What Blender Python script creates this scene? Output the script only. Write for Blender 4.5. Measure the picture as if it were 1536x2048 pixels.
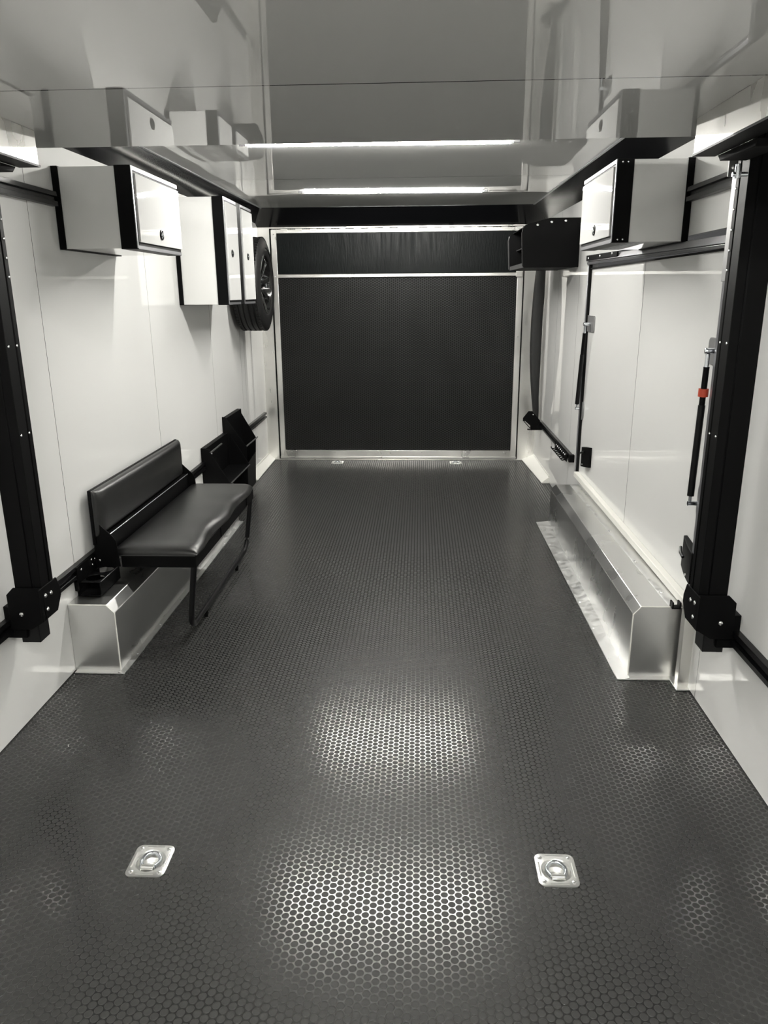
import bpy, bmesh, math, random
from mathutils import Vector, Matrix
random.seed(4)
C = bpy.context.scene.collection
for o in list(bpy.data.objects): bpy.data.objects.remove(o)

# ---------------------------------------------------------------- camera
F_PX = 1498.4
PITCH, YAW, ROLL = 0.28385, -0.04916, -0.00793
CAM = Vector((0.1813, 0.0, 1.4735))
cam_d = bpy.data.cameras.new('camera'); cam = bpy.data.objects.new('camera', cam_d); C.objects.link(cam)
cp, sp, cy, sy = math.cos(PITCH), math.sin(PITCH), math.cos(YAW), math.sin(YAW)
fw = Vector((sy*cp, cy*cp, -sp)); rt = Vector((cy, -sy, 0)); up = rt.cross(fw)
c_, s_ = math.cos(ROLL), math.sin(ROLL)
rt2 = rt*c_ + up*s_; up2 = up*c_ - rt*s_
m = Matrix((rt2, up2, -fw)).transposed().to_4x4(); m.translation = CAM
cam.matrix_world = m
cam_d.sensor_fit = 'VERTICAL'; cam_d.sensor_height = 24.0; cam_d.lens = F_PX/2048*24.0
cam_d.clip_start = 0.02
bpy.context.scene.camera = cam

# ---------------------------------------------------------------- world and exposure
w = bpy.data.worlds.new('world'); bpy.context.scene.world = w; w.use_nodes = True
w.node_tree.nodes['Background'].inputs[0].default_value = (0.02, 0.02, 0.02, 1)
vs = bpy.context.scene.view_settings
vs.view_transform = 'Standard'; vs.look = 'None'; vs.gamma = 1; vs.use_curve_mapping = False
vs.exposure = 1.9
LED_POWER = 95.0

# ---------------------------------------------------------------- materials
def new_mat(name):
    mt = bpy.data.materials.new(name); mt.use_nodes = True
    nt = mt.node_tree; return mt, nt, nt.nodes['Principled BSDF']
def setp(b, **k):
    names = dict(color='Base Color', rough='Roughness', metal='Metallic', ior='IOR', coat='Coat Weight', coatr='Coat Roughness', spec='Specular IOR Level')
    for a, v in k.items():
        if a == 'color': v = (*v, 1)
        b.inputs[names[a]].default_value = v
def add_bump(nt, b, scale, strength, dist, detail=2.0, coords='Object', stretch=None):
    tc = nt.nodes.new('ShaderNodeTexCoord'); n = nt.nodes.new('ShaderNodeTexNoise')
    n.inputs['Scale'].default_value = scale; n.inputs['Detail'].default_value = detail
    src = tc.outputs[coords]
    if stretch:
        mp = nt.nodes.new('ShaderNodeMapping'); mp.inputs['Scale'].default_value = stretch
        nt.links.new(src, mp.inputs[0]); src = mp.outputs[0]
    nt.links.new(src, n.inputs['Vector'])
    bp = nt.nodes.new('ShaderNodeBump'); bp.inputs['Strength'].default_value = strength; bp.inputs['Distance'].default_value = dist
    nt.links.new(n.outputs[0], bp.inputs['Height']); nt.links.new(bp.outputs[0], b.inputs['Normal'])
    return n, bp
def plain(name, color, rough, metal=0.0, coat=0.0, bump=None, **k):
    mt, nt, b = new_mat(name); setp(b, color=color, rough=rough, metal=metal, coat=coat, **k)
    if bump: add_bump(nt, b, *bump)
    return mt
def rough_noise(nt, b, scale, lo, hi, stretch=None):
    tc = nt.nodes.new('ShaderNodeTexCoord'); n = nt.nodes.new('ShaderNodeTexNoise'); n.inputs['Scale'].default_value = scale
    n.inputs['Detail'].default_value = 4
    src = tc.outputs['Object']
    if stretch:
        mp = nt.nodes.new('ShaderNodeMapping'); mp.inputs['Scale'].default_value = stretch
        nt.links.new(src, mp.inputs[0]); src = mp.outputs[0]
    nt.links.new(src, n.inputs['Vector'])
    mr = nt.nodes.new('ShaderNodeMapRange'); mr.inputs['From Min'].default_value = .3; mr.inputs['From Max'].default_value = .7
    mr.inputs['To Min'].default_value = lo; mr.inputs['To Max'].default_value = hi
    nt.links.new(n.outputs[0], mr.inputs['Value']); nt.links.new(mr.outputs[0], b.inputs['Roughness'])

def seam_panel(name, color, rough, axis, seams, width, wave_scale, wave, seam_col=(.03, .03, .03), ior=1.52):
    """glossy white sheet; dark joint lines where the sheets meet"""
    mt, nt, b = new_mat(name); setp(b, color=color, rough=rough, ior=ior)
    add_bump(nt, b, wave_scale, 1.0, wave, 0.0)
    tc = nt.nodes.new('ShaderNodeTexCoord'); sx = nt.nodes.new('ShaderNodeSeparateXYZ'); nt.links.new(tc.outputs['Object'], sx.inputs[0])
    cur = None
    for s in seams:
        c = nt.nodes.new('ShaderNodeMath'); c.operation = 'COMPARE'
        nt.links.new(sx.outputs[axis], c.inputs[0]); c.inputs[1].default_value = s; c.inputs[2].default_value = width/2
        if cur is None: cur = c.outputs[0]
        else:
            a = nt.nodes.new('ShaderNodeMath'); a.operation = 'MAXIMUM'; nt.links.new(cur, a.inputs[0]); nt.links.new(c.outputs[0], a.inputs[1]); cur = a.outputs[0]
    mx = nt.nodes.new('ShaderNodeMix'); mx.data_type = 'RGBA'
    mx.inputs[6].default_value = (*color, 1); mx.inputs[7].default_value = (*seam_col, 1)
    nt.links.new(cur, mx.inputs[0]); nt.links.new(mx.outputs[2], b.inputs['Base Color'])
    return mt

def coin_rubber(name, plane, top_col, base_col, top_rough, base_rough, bump=0.0011, sk=1.0):
    """raised round studs in a hexagonal layout: matt tops, smoother sheet between them"""
    mt, nt, b = new_mat(name)
    L = nt.links.new; N = nt.nodes.new
    tc = N('ShaderNodeTexCoord'); sx = N('ShaderNodeSeparateXYZ'); L(tc.outputs['Object'], sx.inputs[0])
    cb = N('ShaderNodeCombineXYZ'); L(sx.outputs[plane[0]], cb.inputs[0]); L(sx.outputs[plane[1]], cb.inputs[1])
    A, Pp = 0.0358, 0.0206
    sc = N('ShaderNodeVectorMath'); sc.operation = 'MULTIPLY'; L(cb.outputs[0], sc.inputs[0]); sc.inputs[1].default_value = (1/A, 1/Pp, 0)
    outs = []
    for off in ((0, 0, 0), (.5, .5, 0)):
        ad = N('ShaderNodeVectorMath'); ad.operation = 'ADD'; L(sc.outputs[0], ad.inputs[0]); ad.inputs[1].default_value = off
        fr = N('ShaderNodeVectorMath'); fr.operation = 'FRACTION'; L(ad.outputs[0], fr.inputs[0])
        su = N('ShaderNodeVectorMath'); su.operation = 'SUBTRACT'; L(fr.outputs[0], su.inputs[0]); su.inputs[1].default_value = (.5, .5, 0)
        ml = N('ShaderNodeVectorMath'); ml.operation = 'MULTIPLY'; L(su.outputs[0], ml.inputs[0]); ml.inputs[1].default_value = (A, Pp, 0)
        ln = N('ShaderNodeVectorMath'); ln.operation = 'LENGTH'; L(ml.outputs[0], ln.inputs[0]); outs.append(ln.outputs['Value'])
    mn = N('ShaderNodeMath'); mn.operation = 'MINIMUM'; L(outs[0], mn.inputs[0]); L(outs[1], mn.inputs[1])
    st = N('ShaderNodeMapRange'); st.interpolation_type = 'SMOOTHSTEP'
    st.inputs['From Min'].default_value = .0080; st.inputs['From Max'].default_value = .0094
    st.inputs['To Min'].default_value = 1; st.inputs['To Max'].default_value = 0; L(mn.outputs[0], st.inputs['Value'])
    mx = N('ShaderNodeMix'); mx.data_type = 'RGBA'; mx.inputs[6].default_value = (*base_col, 1); mx.inputs[7].default_value = (*top_col, 1)
    L(st.outputs[0], mx.inputs[0]); L(mx.outputs[2], b.inputs['Base Color'])
    mr = N('ShaderNodeMix'); mr.data_type = 'FLOAT'; mr.inputs[2].default_value = base_rough; mr.inputs[3].default_value = top_rough
    L(st.outputs[0], mr.inputs[0]); L(mr.outputs[0], b.inputs['Roughness'])
    sl = N('ShaderNodeMix'); sl.data_type = 'FLOAT'; sl.inputs[2].default_value = 1.0*sk; sl.inputs[3].default_value = .30*sk
    L(st.outputs[0], sl.inputs[0]); L(sl.outputs[0], b.inputs['Specular IOR Level'])
    # fine grain on top of the studs
    ng = N('ShaderNodeTexNoise'); ng.inputs['Scale'].default_value = 900; L(tc.outputs['Object'], ng.inputs['Vector'])
    gm = N('ShaderNodeMath'); gm.operation = 'MULTIPLY'; L(ng.outputs[0], gm.inputs[0]); gm.inputs[1].default_value = .06
    g2 = N('ShaderNodeMath'); g2.operation = 'MULTIPLY_ADD'; L(gm.outputs[0], g2.inputs[0]); L(st.outputs[0], g2.inputs[1]); L(st.outputs[0], g2.inputs[2])
    bp = N('ShaderNodeBump'); bp.inputs['Strength'].default_value = 1.0; bp.inputs['Distance'].default_value = bump
    L(g2.outputs[0], bp.inputs['Height']); L(bp.outputs[0], b.inputs['Normal'])
    return mt

M = {}
WHITE = (.80, .80, .785)
M['wall'] = seam_panel('white_gloss_wall_sheet', WHITE, .012, 1, [1.664, 2.804, 3.944, 5.084, 5.90, 6.02], .0028, 1.3, .0016)
M['wall_r'] = seam_panel('white_gloss_wall_sheet_right', WHITE, .012, 1, [1.43, 2.565, 5.191, 5.95], .0028, 1.3, .0016)
M['door_sheet'] = seam_panel('white_gloss_door_sheet', WHITE, .012, 1, [3.705], .004, 1.6, .0016)
M['ceiling'] = seam_panel('gloss_ceiling_sheet', (.62, .62, .605), .02, 1, [4.92], .006, 2.2, .0035, (.05,.05,.05), 1.55)
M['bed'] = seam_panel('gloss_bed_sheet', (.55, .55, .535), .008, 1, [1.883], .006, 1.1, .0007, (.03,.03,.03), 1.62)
M['cab'] = plain('white_gloss_cabinet_sheet', WHITE, .03)
M['cabdoor'] = plain('white_gloss_cabinet_door', (.72, .72, .71), .02, bump=(2.0, 1.0, .004, 0.0))
M['cove'] = plain('black_gloss_cove_sheet', (.005, .005, .006), .16, spec=.35)
M['black'] = plain('black_powder_coat', (.0018, .0018, .002), .5, spec=.10)
M['blacksheen'] = plain('black_satin_anodised', (.004, .004, .0045), .3, spec=.28)
M['lip'] = plain('grey_black_edge', (.05, .05, .05), .35)  # a paler grey than the black metal, for lips and edge lines
M['floor'] = coin_rubber('coin_rubber_floor', (0, 1), (.031, .031, .030), (.011, .011, .011), .50, .19)
M['ramp'] = coin_rubber('coin_rubber_ramp', (0, 2), (.0065, .0065, .006), (.003, .003, .003), .55, .42, .0007, .5)
M['vinyl'] = plain('black_vinyl', (.004, .004, .004), .34, spec=.8, bump=(420, .25, .0006, 2.0))
M['tire'] = plain('tyre_rubber', (.009, .009, .009), .5, bump=(130, .4, .001, 2.0), spec=.3)
M['rim'] = plain('gloss_black_rim', (.006, .006, .006), .15)
M['machined'] = plain('machined_rim_edge', (.8, .8, .8), .15, metal=1)
M['chrome'] = plain('bright_zinc', (.72, .75, .79), .16, metal=1)
M['zinc'] = plain('zinc_plate', (.78, .78, .76), .30, metal=1)
M['screw'] = plain('screw_head', (.9, .9, .9), .25, metal=1)
M['gasket'] = plain('black_gasket', (.004, .004, .004), .7, spec=.15)
M['red'] = plain('red_plastic', (.50, .06, .025), .4)
M['frame_grey'] = plain('grey_anodised_frame', (.42, .42, .44), .3, metal=.8)
M['whitetrim'] = plain('white_painted_trim', (.80, .79, .74), .3)
M['strap'] = plain('black_padded_fabric', (.012, .012, .012), .7, bump=(500, .3, .0006, 2.0))
def alu(name, col, lo, hi, scale=6, stretch=None, bump=None):
    mt, nt, b = new_mat(name); setp(b, color=col, metal=1, rough=lo); rough_noise(nt, b, scale, lo, hi, stretch)
    if bump: add_bump(nt, b, *bump)
    return mt
M['alu'] = alu('mill_aluminium', (.78, .78, .77), .24, .34, 3, None, (1.2, 1.0, .0012, 0.0))
M['plategrey'] = plain('dull_steel_plate', (.30, .30, .30), .45, metal=.7)
M['aluflange'] = alu('rough_aluminium_flange', (.86, .86, .85), .28, .5, 30)
M['aluframe'] = alu('aluminium_extrusion', (.82, .81, .78), .25, .42, 8, (1, 1, .3))
mt, nt, b = new_mat('scuffed_black_rubber'); setp(b, color=(.006, .0075, .0075), rough=.4, spec=.09); rough_noise(nt, b, 3, .28, .5, (18, 1, 1.5))
add_bump(nt, b, 6, .8, .0016, 6.0, 'Object', (16, 1, 2.2)); M['scuff'] = mt
mt, nt, b = new_mat('led_diffuser'); setp(b, color=(.9, .9, .9), rough=.5)
b.inputs['Emission Color'].default_value = (1.0, .985, .93, 1); b.inputs['Emission Strength'].default_value = LED_POWER; M['led'] = mt

# ---------------------------------------------------------------- helpers
WL = {}
def wl(o): return WL.get(o.name, Vector((0, 0, 0))) if o else Vector((0, 0, 0))
class MB:
    def __init__(s): s.bm = bmesh.new()
    def box(s, x0, x1, y0, y1, z0, z1):
        v = [s.bm.verts.new((x, y, z)) for x in (x0, x1) for y in (y0, y1) for z in (z0, z1)]
        for f in ((0,1,3,2), (4,6,7,5), (0,4,5,1), (2,3,7,6), (0,2,6,4), (1,5,7,3)): s.bm.faces.new([v[i] for i in f])
        return s
    def loft(s, A, B, cap=True):
        a = [s.bm.verts.new(p) for p in A]; b = [s.bm.verts.new(p) for p in B]; n = len(a)
        for i in range(n): s.bm.faces.new((a[i], a[(i+1) % n], b[(i+1) % n], b[i]))
        if cap: s.bm.faces.new(a[::-1]); s.bm.faces.new(b)
        return s
    def prism(s, pts, axis, a0, a1):
        def put(p, q):
            if axis == 'y': return (p[0], q, p[1])
            if axis == 'x': return (q, p[0], p[1])
            return (p[0], p[1], q)
        return s.loft([put(p, a0) for p in pts], [put(p, a1) for p in pts])
    def tube(s, path, r, seg=12, closed=False, sq=False):
        path = [Vector(p) for p in path]; n = len(path); rings = []
        ref = Vector((.123, .31, .94)).normalized()
        if sq: ref = Vector((1, 0, 0))
        for i, p in enumerate(path):
            t = ((path[(i+1) % n] - path[i-1]) if closed else (path[min(i+1, n-1)] - path[max(i-1, 0)])).normalized()
            u = ref.cross(t)
            if u.length < 1e-4: u = Vector((0, 1, 0)).cross(t)
            u.normalize(); v = t.cross(u)
            rings.append([s.bm.verts.new(p + (u*math.cos(a) + v*math.sin(a))*r) for a in [2*math.pi*(k+.5)/seg for k in range(seg)]])
        for i in range(n if closed else n-1):
            A, B = rings[i], rings[(i+1) % n]
            for k in range(seg): s.bm.faces.new((A[k], A[(k+1) % seg], B[(k+1) % seg], B[k]))
        if not closed: s.bm.faces.new(rings[0][::-1]); s.bm.faces.new(rings[-1])
        return s
    def lathe(s, prof, c, axis='x', seg=48, closed=False):
        c = Vector(c); rings = []
        for (a, r) in prof:
            ring = []
            for k in range(seg):
                t = 2*math.pi*k/seg; u, v = r*math.cos(t), r*math.sin(t)
                d = Vector((a, u, v)) if axis == 'x' else (Vector((u, a, v)) if axis == 'y' else Vector((u, v, a)))
                ring.append(s.bm.verts.new(c + d))
            rings.append(ring)
        n = len(rings)
        for i in range(n if closed else n-1):
            A, B = rings[i], rings[(i+1) % n]
            for k in range(seg): s.bm.faces.new((A[k], A[(k+1) % seg], B[(k+1) % seg], B[k]))
        if not closed:
            if prof[0][1] > 1e-6: s.bm.faces.new(rings[0][::-1])
            if prof[-1][1] > 1e-6: s.bm.faces.new(rings[-1])
        return s
    def dome(s, c, r, axis='x', sign=1, flat=.5):
        return s.lathe([(0, r), (sign*r*flat*.6, r*.85), (sign*r*flat, r*.45), (sign*r*flat*1.1, r*.05)], c, axis, 12)
    def build(s, name, mat, parent=None, bevel=0, sharp=35, label=None, seg=2, origin=None, extra=()):
        bm = s.bm; bmesh.ops.remove_doubles(bm, verts=bm.verts, dist=1e-6) if False else None
        bmesh.ops.recalc_face_normals(bm, faces=bm.faces)
        if origin is None:
            if parent is not None: origin = wl(parent)
            else: origin = Vector((0, 0, 0))
        origin = Vector(origin)
        for v in bm.verts: v.co -= origin
        me = bpy.data.meshes.new(name); bm.to_mesh(me); bm.free()
        for p in me.polygons: p.use_smooth = True
        me.set_sharp_from_angle(angle=math.radians(sharp))
        me.materials.append(mat if not isinstance(mat, str) else M[mat])
        for e in extra: me.materials.append(M[e])
        o = bpy.data.objects.new(name, me); C.objects.link(o)
        o.location = origin - wl(parent); WL[o.name] = origin.copy()
        if parent: o.parent = parent
        if bevel:
            b = o.modifiers.new('bevel', 'BEVEL'); b.width = bevel; b.segments = seg; b.limit_method = 'ANGLE'; b.angle_limit = math.radians(40)
        if label: o['label'] = label
        return o
def thing(name, label, cat, loc, group=None):
    o = bpy.data.objects.new(name, None); C.objects.link(o); o.location = loc; o.empty_display_size = .05
    WL[o.name] = Vector(loc); o['label'] = label; o['category'] = cat
    if group: o['group'] = group
    return o
def tag(o, label, cat, group=None):
    o['label'] = label; o['category'] = cat
    if group: o['group'] = group
    return o
def struct(o, label=None):
    o['kind'] = 'structure'
    if label: o['label'] = label
    return o
_scr = {}
def screw(parent, loc, axis='x', sign=1, r=.006, name='screw'):
    key = (axis, sign, r)
    if key not in _scr:
        t = MB().dome((0, 0, 0), r, axis, sign).build(name, 'screw', None)
        _scr[key] = t.data; bpy.data.objects.remove(t)
    o = bpy.data.objects.new(name, _scr[key]); C.objects.link(o); o.parent = parent
    WL[o.name] = Vector(loc); o.location = Vector(loc) - wl(parent); return o
def rrect(x0, x1, y0, y1, r, n=5):
    pts = []
    for (cx, cy_, a0) in ((x1-r, y1-r, 0), (x0+r, y1-r, 90), (x0+r, y0+r, 180), (x1-r, y0+r, 270)):
        for k in range(n+1):
            a = math.radians(a0 + 90*k/n); pts.append((cx + r*math.cos(a), cy_ + r*math.sin(a)))
    return pts

# ================================================================ structure
H0, H1 = 2.13, 2.15           # ceiling height near, far
YF, YB = -1.9, 6.78           # front end behind the camera, rear end
W = 1.22
RINGS = [(-.541, 1.652), (.550, 1.659), (-.565, 6.64), (.505, 6.638)]
# floor, with a pocket cut for every tie-down pan
mb = MB(); hw = .036
xs = sorted({-1.25, 1.25} | {round(x+d, 4) for x, y in RINGS for d in (-hw, hw)})
ys = sorted({YF, YB} | {round(y+d, 4) for x, y in RINGS for d in (-hw, hw)})
for i in range(len(xs)-1):
    for j in range(len(ys)-1):
        cx, cyy = (xs[i]+xs[i+1])/2, (ys[j]+ys[j+1])/2
        if any(abs(cx-x) < hw and abs(cyy-y) < hw for x, y in RINGS): continue
        mb.bm.faces.new([mb.bm.verts.new(p) for p in ((xs[i], ys[j], 0), (xs[i+1], ys[j], 0), (xs[i+1], ys[j+1], 0), (xs[i], ys[j+1], 0))])
bmesh.ops.remove_doubles(mb.bm, verts=mb.bm.verts, dist=1e-5)
struct(mb.build('floor', 'floor'), 'black coin-pattern rubber floor')
struct(MB().box(-1.3, 1.3, YF, YB, -.06, -.03).build('trim_1', 'black'), 'subfloor under the rubber sheet')
struct(MB().box(-1.26, -W, YF, YB, .004, 2.2).build('wall_left', 'wall'), 'glossy white left wall of tall sheets')
# right wall: sheets round the side door opening
mb = MB().box(W, 1.26, YF, 2.69, .004, 2.2).box(W, 1.26, 4.85, YB, .004, 2.2).box(W, 1.26, 2.69, 4.85, 1.68, 2.2).box(W, 1.26, 2.69, 4.85, .004, .315)
struct(mb.build('wall_right', 'wall_r'), 'glossy white right wall of tall sheets')
struct(MB().box(-1.26, 1.26, YF-.04, YF, 0, 2.2).build('wall_front', 'cab'), 'white wall behind the camera')
# rear wall: jambs left and right of the ramp door and the header above
mb = MB().box(-1.26, -1.118, 6.77, 6.82, 0, 2.2).box(1.068, 1.26, 6.77, 6.82, 0, 2.2).box(-1.118, 1.068, 6.77, 6.82, 2.012, 2.2).box(-1.118, 1.068, 6.90, 6.95, 0, 2.2)
struct(mb.build('wall_rear', 'aluframe'), 'bare aluminium rear frame round the ramp door')
mb = MB().loft([(-1.15, YF, H0), (1.12, YF, H0), (1.12, YF, H0+.04), (-1.15, YF, H0+.04)], [(-1.13, 6.50, H1), (1.09, 6.50, H1), (1.09, 6.50, H1+.04), (-1.13, 6.50, H1+.04)])
struct(mb.build('ceiling', 'ceiling'), 'glossy pale ceiling sheets')
struct(MB().box(-1.26, 1.26, YF, 6.82, 2.2, 2.24).build('ceiling.001', 'cove'), 'roof skin above the ceiling sheets')
# black cove along both walls and the rear
def cove(name, sx, xe0, xe1, label):
    A = [(sx*W, YF, 2.0), (xe0, YF, H0-.001), (xe0, YF, H0+.03), (sx*1.24, YF, 2.1), (sx*1.24, YF, 2.0)]
    B = [(sx*W, 6.77, 2.05), (xe1, 6.52, H1-.001), (xe1, 6.52, H1+.03), (sx*1.24, 6.77, 2.15), (sx*1.24, 6.77, 2.05)]
    return struct(MB().loft(A, B).build(name, 'cove'), label)
cove('trim_2', -1, -1.15, -1.13, 'black gloss cove between left wall and ceiling')
cove('trim_3', 1, 1.12, 1.09, 'black gloss cove between right wall and ceiling')
struct(MB().loft([(-1.23, 6.49, H1-.004), (-1.23, 6.765, 2.022), (-1.23, 6.765, 2.2), (-1.23, 6.49, 2.2)],
                 [(1.23, 6.49, H1-.004), (1.23, 6.765, 2.022), (1.23, 6.765, 2.2), (1.23, 6.49, 2.2)]).build('trim_4', 'cove'), 'black gloss header above the ramp door')
# edge strip of the ceiling
for sx, x0, x1, nm in ((-1, -1.15, -1.13, 'trim_5'), (1, 1.12, 1.09, 'trim_6')):
    struct(MB().loft([(x0, YF, H0-.004), (x0-sx*.014, YF, H0-.004), (x0-sx*.014, YF, H0+.002), (x0, YF, H0+.002)],
                     [(x1, 6.5, H1-.004), (x1-sx*.014, 6.5, H1-.004), (x1-sx*.014, 6.5, H1+.002), (x1, 6.5, H1+.002)]).build(nm, 'frame_grey'), 'thin pale edge strip of the ceiling')
# flashing at the foot of the walls beside the ramp
for sx, xa, xb, y0, nm in ((-1, -1.150, -1.155, 5.95, 'trim_7'), (1, 1.159, 1.112, 5.887, 'trim_8')):
    A = [(sx*W, y0, .055), (xa, y0, .006), (xa, y0, .001), (sx*W, y0, .001)]
    B = [(sx*W, 6.77, .055), (xb, 6.77, .006), (xb, 6.77, .001), (sx*W, 6.77, .001)]
    f = struct(MB().loft(A, B).build(nm, 'whitetrim', bevel=.0015), 'white sloping flashing at the foot of the wall')
    MB().tube([(sx*(W-.004), y0, .058), (sx*(W-.004), 6.76, .058)], .006, 8).build('bead', 'whitetrim', f)
struct(MB().box(-1.16, 1.115, 6.745, 6.775, .001, .008).build('trim_9', 'aluframe', bevel=.001), 'aluminium threshold at the foot of the ramp')

# ================================================================ ramp door (rear)
XL, XR, FZ, YD = -1.108, 1.060, 2.004, 6.785
ramp = struct(MB().box(XL, XR, YD+.03, YD+.06, .01, FZ).build('door_1', 'gasket', origin=(0, YD+.03, .01)), 'rear ramp door lined with black rubber in an aluminium frame')
mb = MB().box(XL, -1.060, YD-.005, YD+.03, .012, FZ).box(1.008, XR, YD-.005, YD+.03, .012, FZ).box(-1.060, 1.008, YD-.005, YD+.03, 1.974, FZ).box(-1.060, 1.008, YD-.012, YD+.03, .012, .086)
mb.box(-1.108, 1.06, YD-.018, YD-.004, .012, .030)
mb.build('frame', 'aluframe', ramp, bevel=.003)
MB().box(-1.060, 1.008, YD+.012, YD+.03, .086, 1.610).build('rubber_mat', 'ramp', ramp, label='black coin-pattern rubber lining')
MB().box(-1.060, 1.008, YD+.008, YD+.03, 1.638, 1.974).build('upper_panel', 'scuff', ramp, label='scuffed plain black upper panel')
MB().box(-1.062, 1.010, YD-.010, YD+.03, 1.610, 1.638).build('crossbar', 'aluframe', ramp, bevel=.003)
MB().box(.996, 1.05, YD-.022, YD, 1.60, 1.66).build('latch_block', 'aluframe', ramp, bevel=.003)
mb = MB()
for k in range(34):
    x = XL + .03 + k*.0625
    if k % 2: mb.box(x, x+.055, YD-.016, YD, FZ-.012, FZ+.004)
mb.box(XL+.01, XR-.01, YD-.01, YD, FZ-.004, FZ+.006)
mb.build('hinge', 'aluframe', ramp, bevel=.001)
for x in [-1.0, -.6, -.2, .2, .6, .95]: screw(ramp, (x, YD-.012, .07), 'y', -1, .004)
for x, z in ((-1.084, 1.965), (-1.084, 1.62), (1.034, 1.1), (-1.084, .6)): screw(ramp, (x, YD-.006, z), 'y', -1, .005)
# dark slot round the frame
struct(MB().box(-1.118, XL, 6.775, 6.83, 0, 2.012).build('trim_10', 'gasket'), 'black gap beside the ramp frame')
struct(MB().box(XR, 1.068, 6.775, 6.83, 0, 2.012).build('trim_11', 'gasket'), 'black gap beside the ramp frame')
struct(MB().box(-1.118, 1.068, 6.775, 6.83, FZ, 2.02).build('trim_12', 'gasket'), 'black gap above the ramp frame')

# ================================================================ side escape door (right wall)
sd = struct(MB().box(1.222, 1.25, 2.70, 4.838, .335, 1.605).build('door_2', 'door_sheet', origin=(1.222, 3.77, .335)), 'large white side escape door with gas struts')
WLo = WL[sd.name]
# door sheet material uses object coordinates relative to origin: move seam
ds = M['door_sheet'].node_tree
for n in ds.nodes:
    if n.type == 'MATH' and n.operation == 'COMPARE': n.inputs[1].default_value = 3.705 - 3.77
mb = MB().box(1.20, 1.222, 4.855, 4.866, .31, 1.66).box(1.196, 1.222, 2.668, 2.69, .31, 1.62)
mb.build('frame', 'frame_grey', sd, bevel=.002)
mb = MB().box(1.206, 1.223, 4.838, 4.855, .33, 1.63).box(1.206, 1.223, 4.866, 4.872, .33, 1.63).box(1.206, 1.223, 2.69, 2.70, .33, 1.62).box(1.212, 1.223, 2.69, 4.85, 1.605, 1.612)
mb.build('seal', 'gasket', sd)
mb = MB().loft([(1.222, 2.66, 1.612), (1.196, 2.66, 1.612), (1.192, 2.66, 1.622), (1.222, 2.66, 1.622)], [(1.222, 4.87, 1.632), (1.196, 4.87, 1.632), (1.192, 4.87, 1.646), (1.222, 4.87, 1.646)])
mb.build('hinge_lower_leaf', 'frame_grey', sd, bevel=.001)
mb = MB().loft([(1.222, 2.66, 1.626), (1.190, 2.66, 1.626), (1.200, 2.66, 1.652), (1.222, 2.66, 1.656)], [(1.222, 4.87, 1.650), (1.190, 4.87, 1.650), (1.205, 4.87, 1.676), (1.222, 4.87, 1.680)])
mb.build('hinge_upper_leaf', 'frame_grey', sd, bevel=.001)
pl = MB().loft([(1.187, 4.12, 1.648), (1.187, 4.12, 1.674), (1.196, 4.12, 1.674), (1.196, 4.12, 1.648)], [(1.187, 4.86, 1.654), (1.187, 4.86, 1.684), (1.196, 4.86, 1.684), (1.196, 4.86, 1.654)]).build('cover_plate', 'black', sd, label='black cover plate with three screws')
for y in (4.80, 4.50, 4.22): screw(pl, (1.187, y, 1.666), 'x', -1, .008)
MB().box(1.190, 1.222, 2.70, 4.84, .312, .345).build('sill', 'whitetrim', sd, bevel=.004, label='white sill ledge')
# near jamb down to the floor
mb = MB().box(1.196, 1.222, 2.690, 2.715, .004, .32)
mb.build('jamb_seal', 'gasket', sd)
mb = MB().box(1.186, 1.222, 2.655, 2.690, .004, .345).box(1.180, 1.222, 2.640, 2.657, .004, .345).box(1.196, 1.222, 2.718, 2.735, .004, .312)
mb.build('jamb', 'aluframe', sd, bevel=.002)
MB().box(1.168, 1.222, 2.615, 2.70, .0012, .007).build('jamb_foot', 'aluflange', sd, bevel=.001)
mb = MB().prism([(1.150, .304), (1.150, .330), (1.156, .330), (1.156, .310), (1.178, .310), (1.178, .330), (1.184, .330), (1.184, .304)], 'y', 2.70, 2.73)
mb.build('jamb_cap', 'black', sd)
def latch(parent, y, z, s):
    mb = MB(); pts = []
    n = 8
    for k in range(n+1):
        t = k/n; pts.append((y - s*.075 + s*.15*t, 1.208 - .018*math.sin(t*math.pi*.5)))
    A = [(x, yy, z-.062 - .012*((yy-y)*s/.075)) for yy, x in pts] + [(1.222, pts[-1][0], z-.074), (1.222, pts[0][0], z-.05)]
    B = [(x, yy, z+.062 - .012*((yy-y)*s/.075)) for yy, x in pts] + [(1.222, pts[-1][0], z+.05), (1.222, pts[0][0], z+.074)]
    l = MB().loft(A, B).build('latch', 'black', parent, bevel=.003, label='black paddle latch')
    MB().tube([(1.185, y-s*.03, z+.04), (1.175, y, z+.03), (1.175, y+s*.03, z+.02)], .006, 8).build('latch_lever', 'blacksheen', l)
    screw(l, (1.19, y+s*.03, z-.05), 'x', -1, .005)
latch(sd, 2.745, .49, -1); latch(sd, 4.58, .495, 1)

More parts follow.
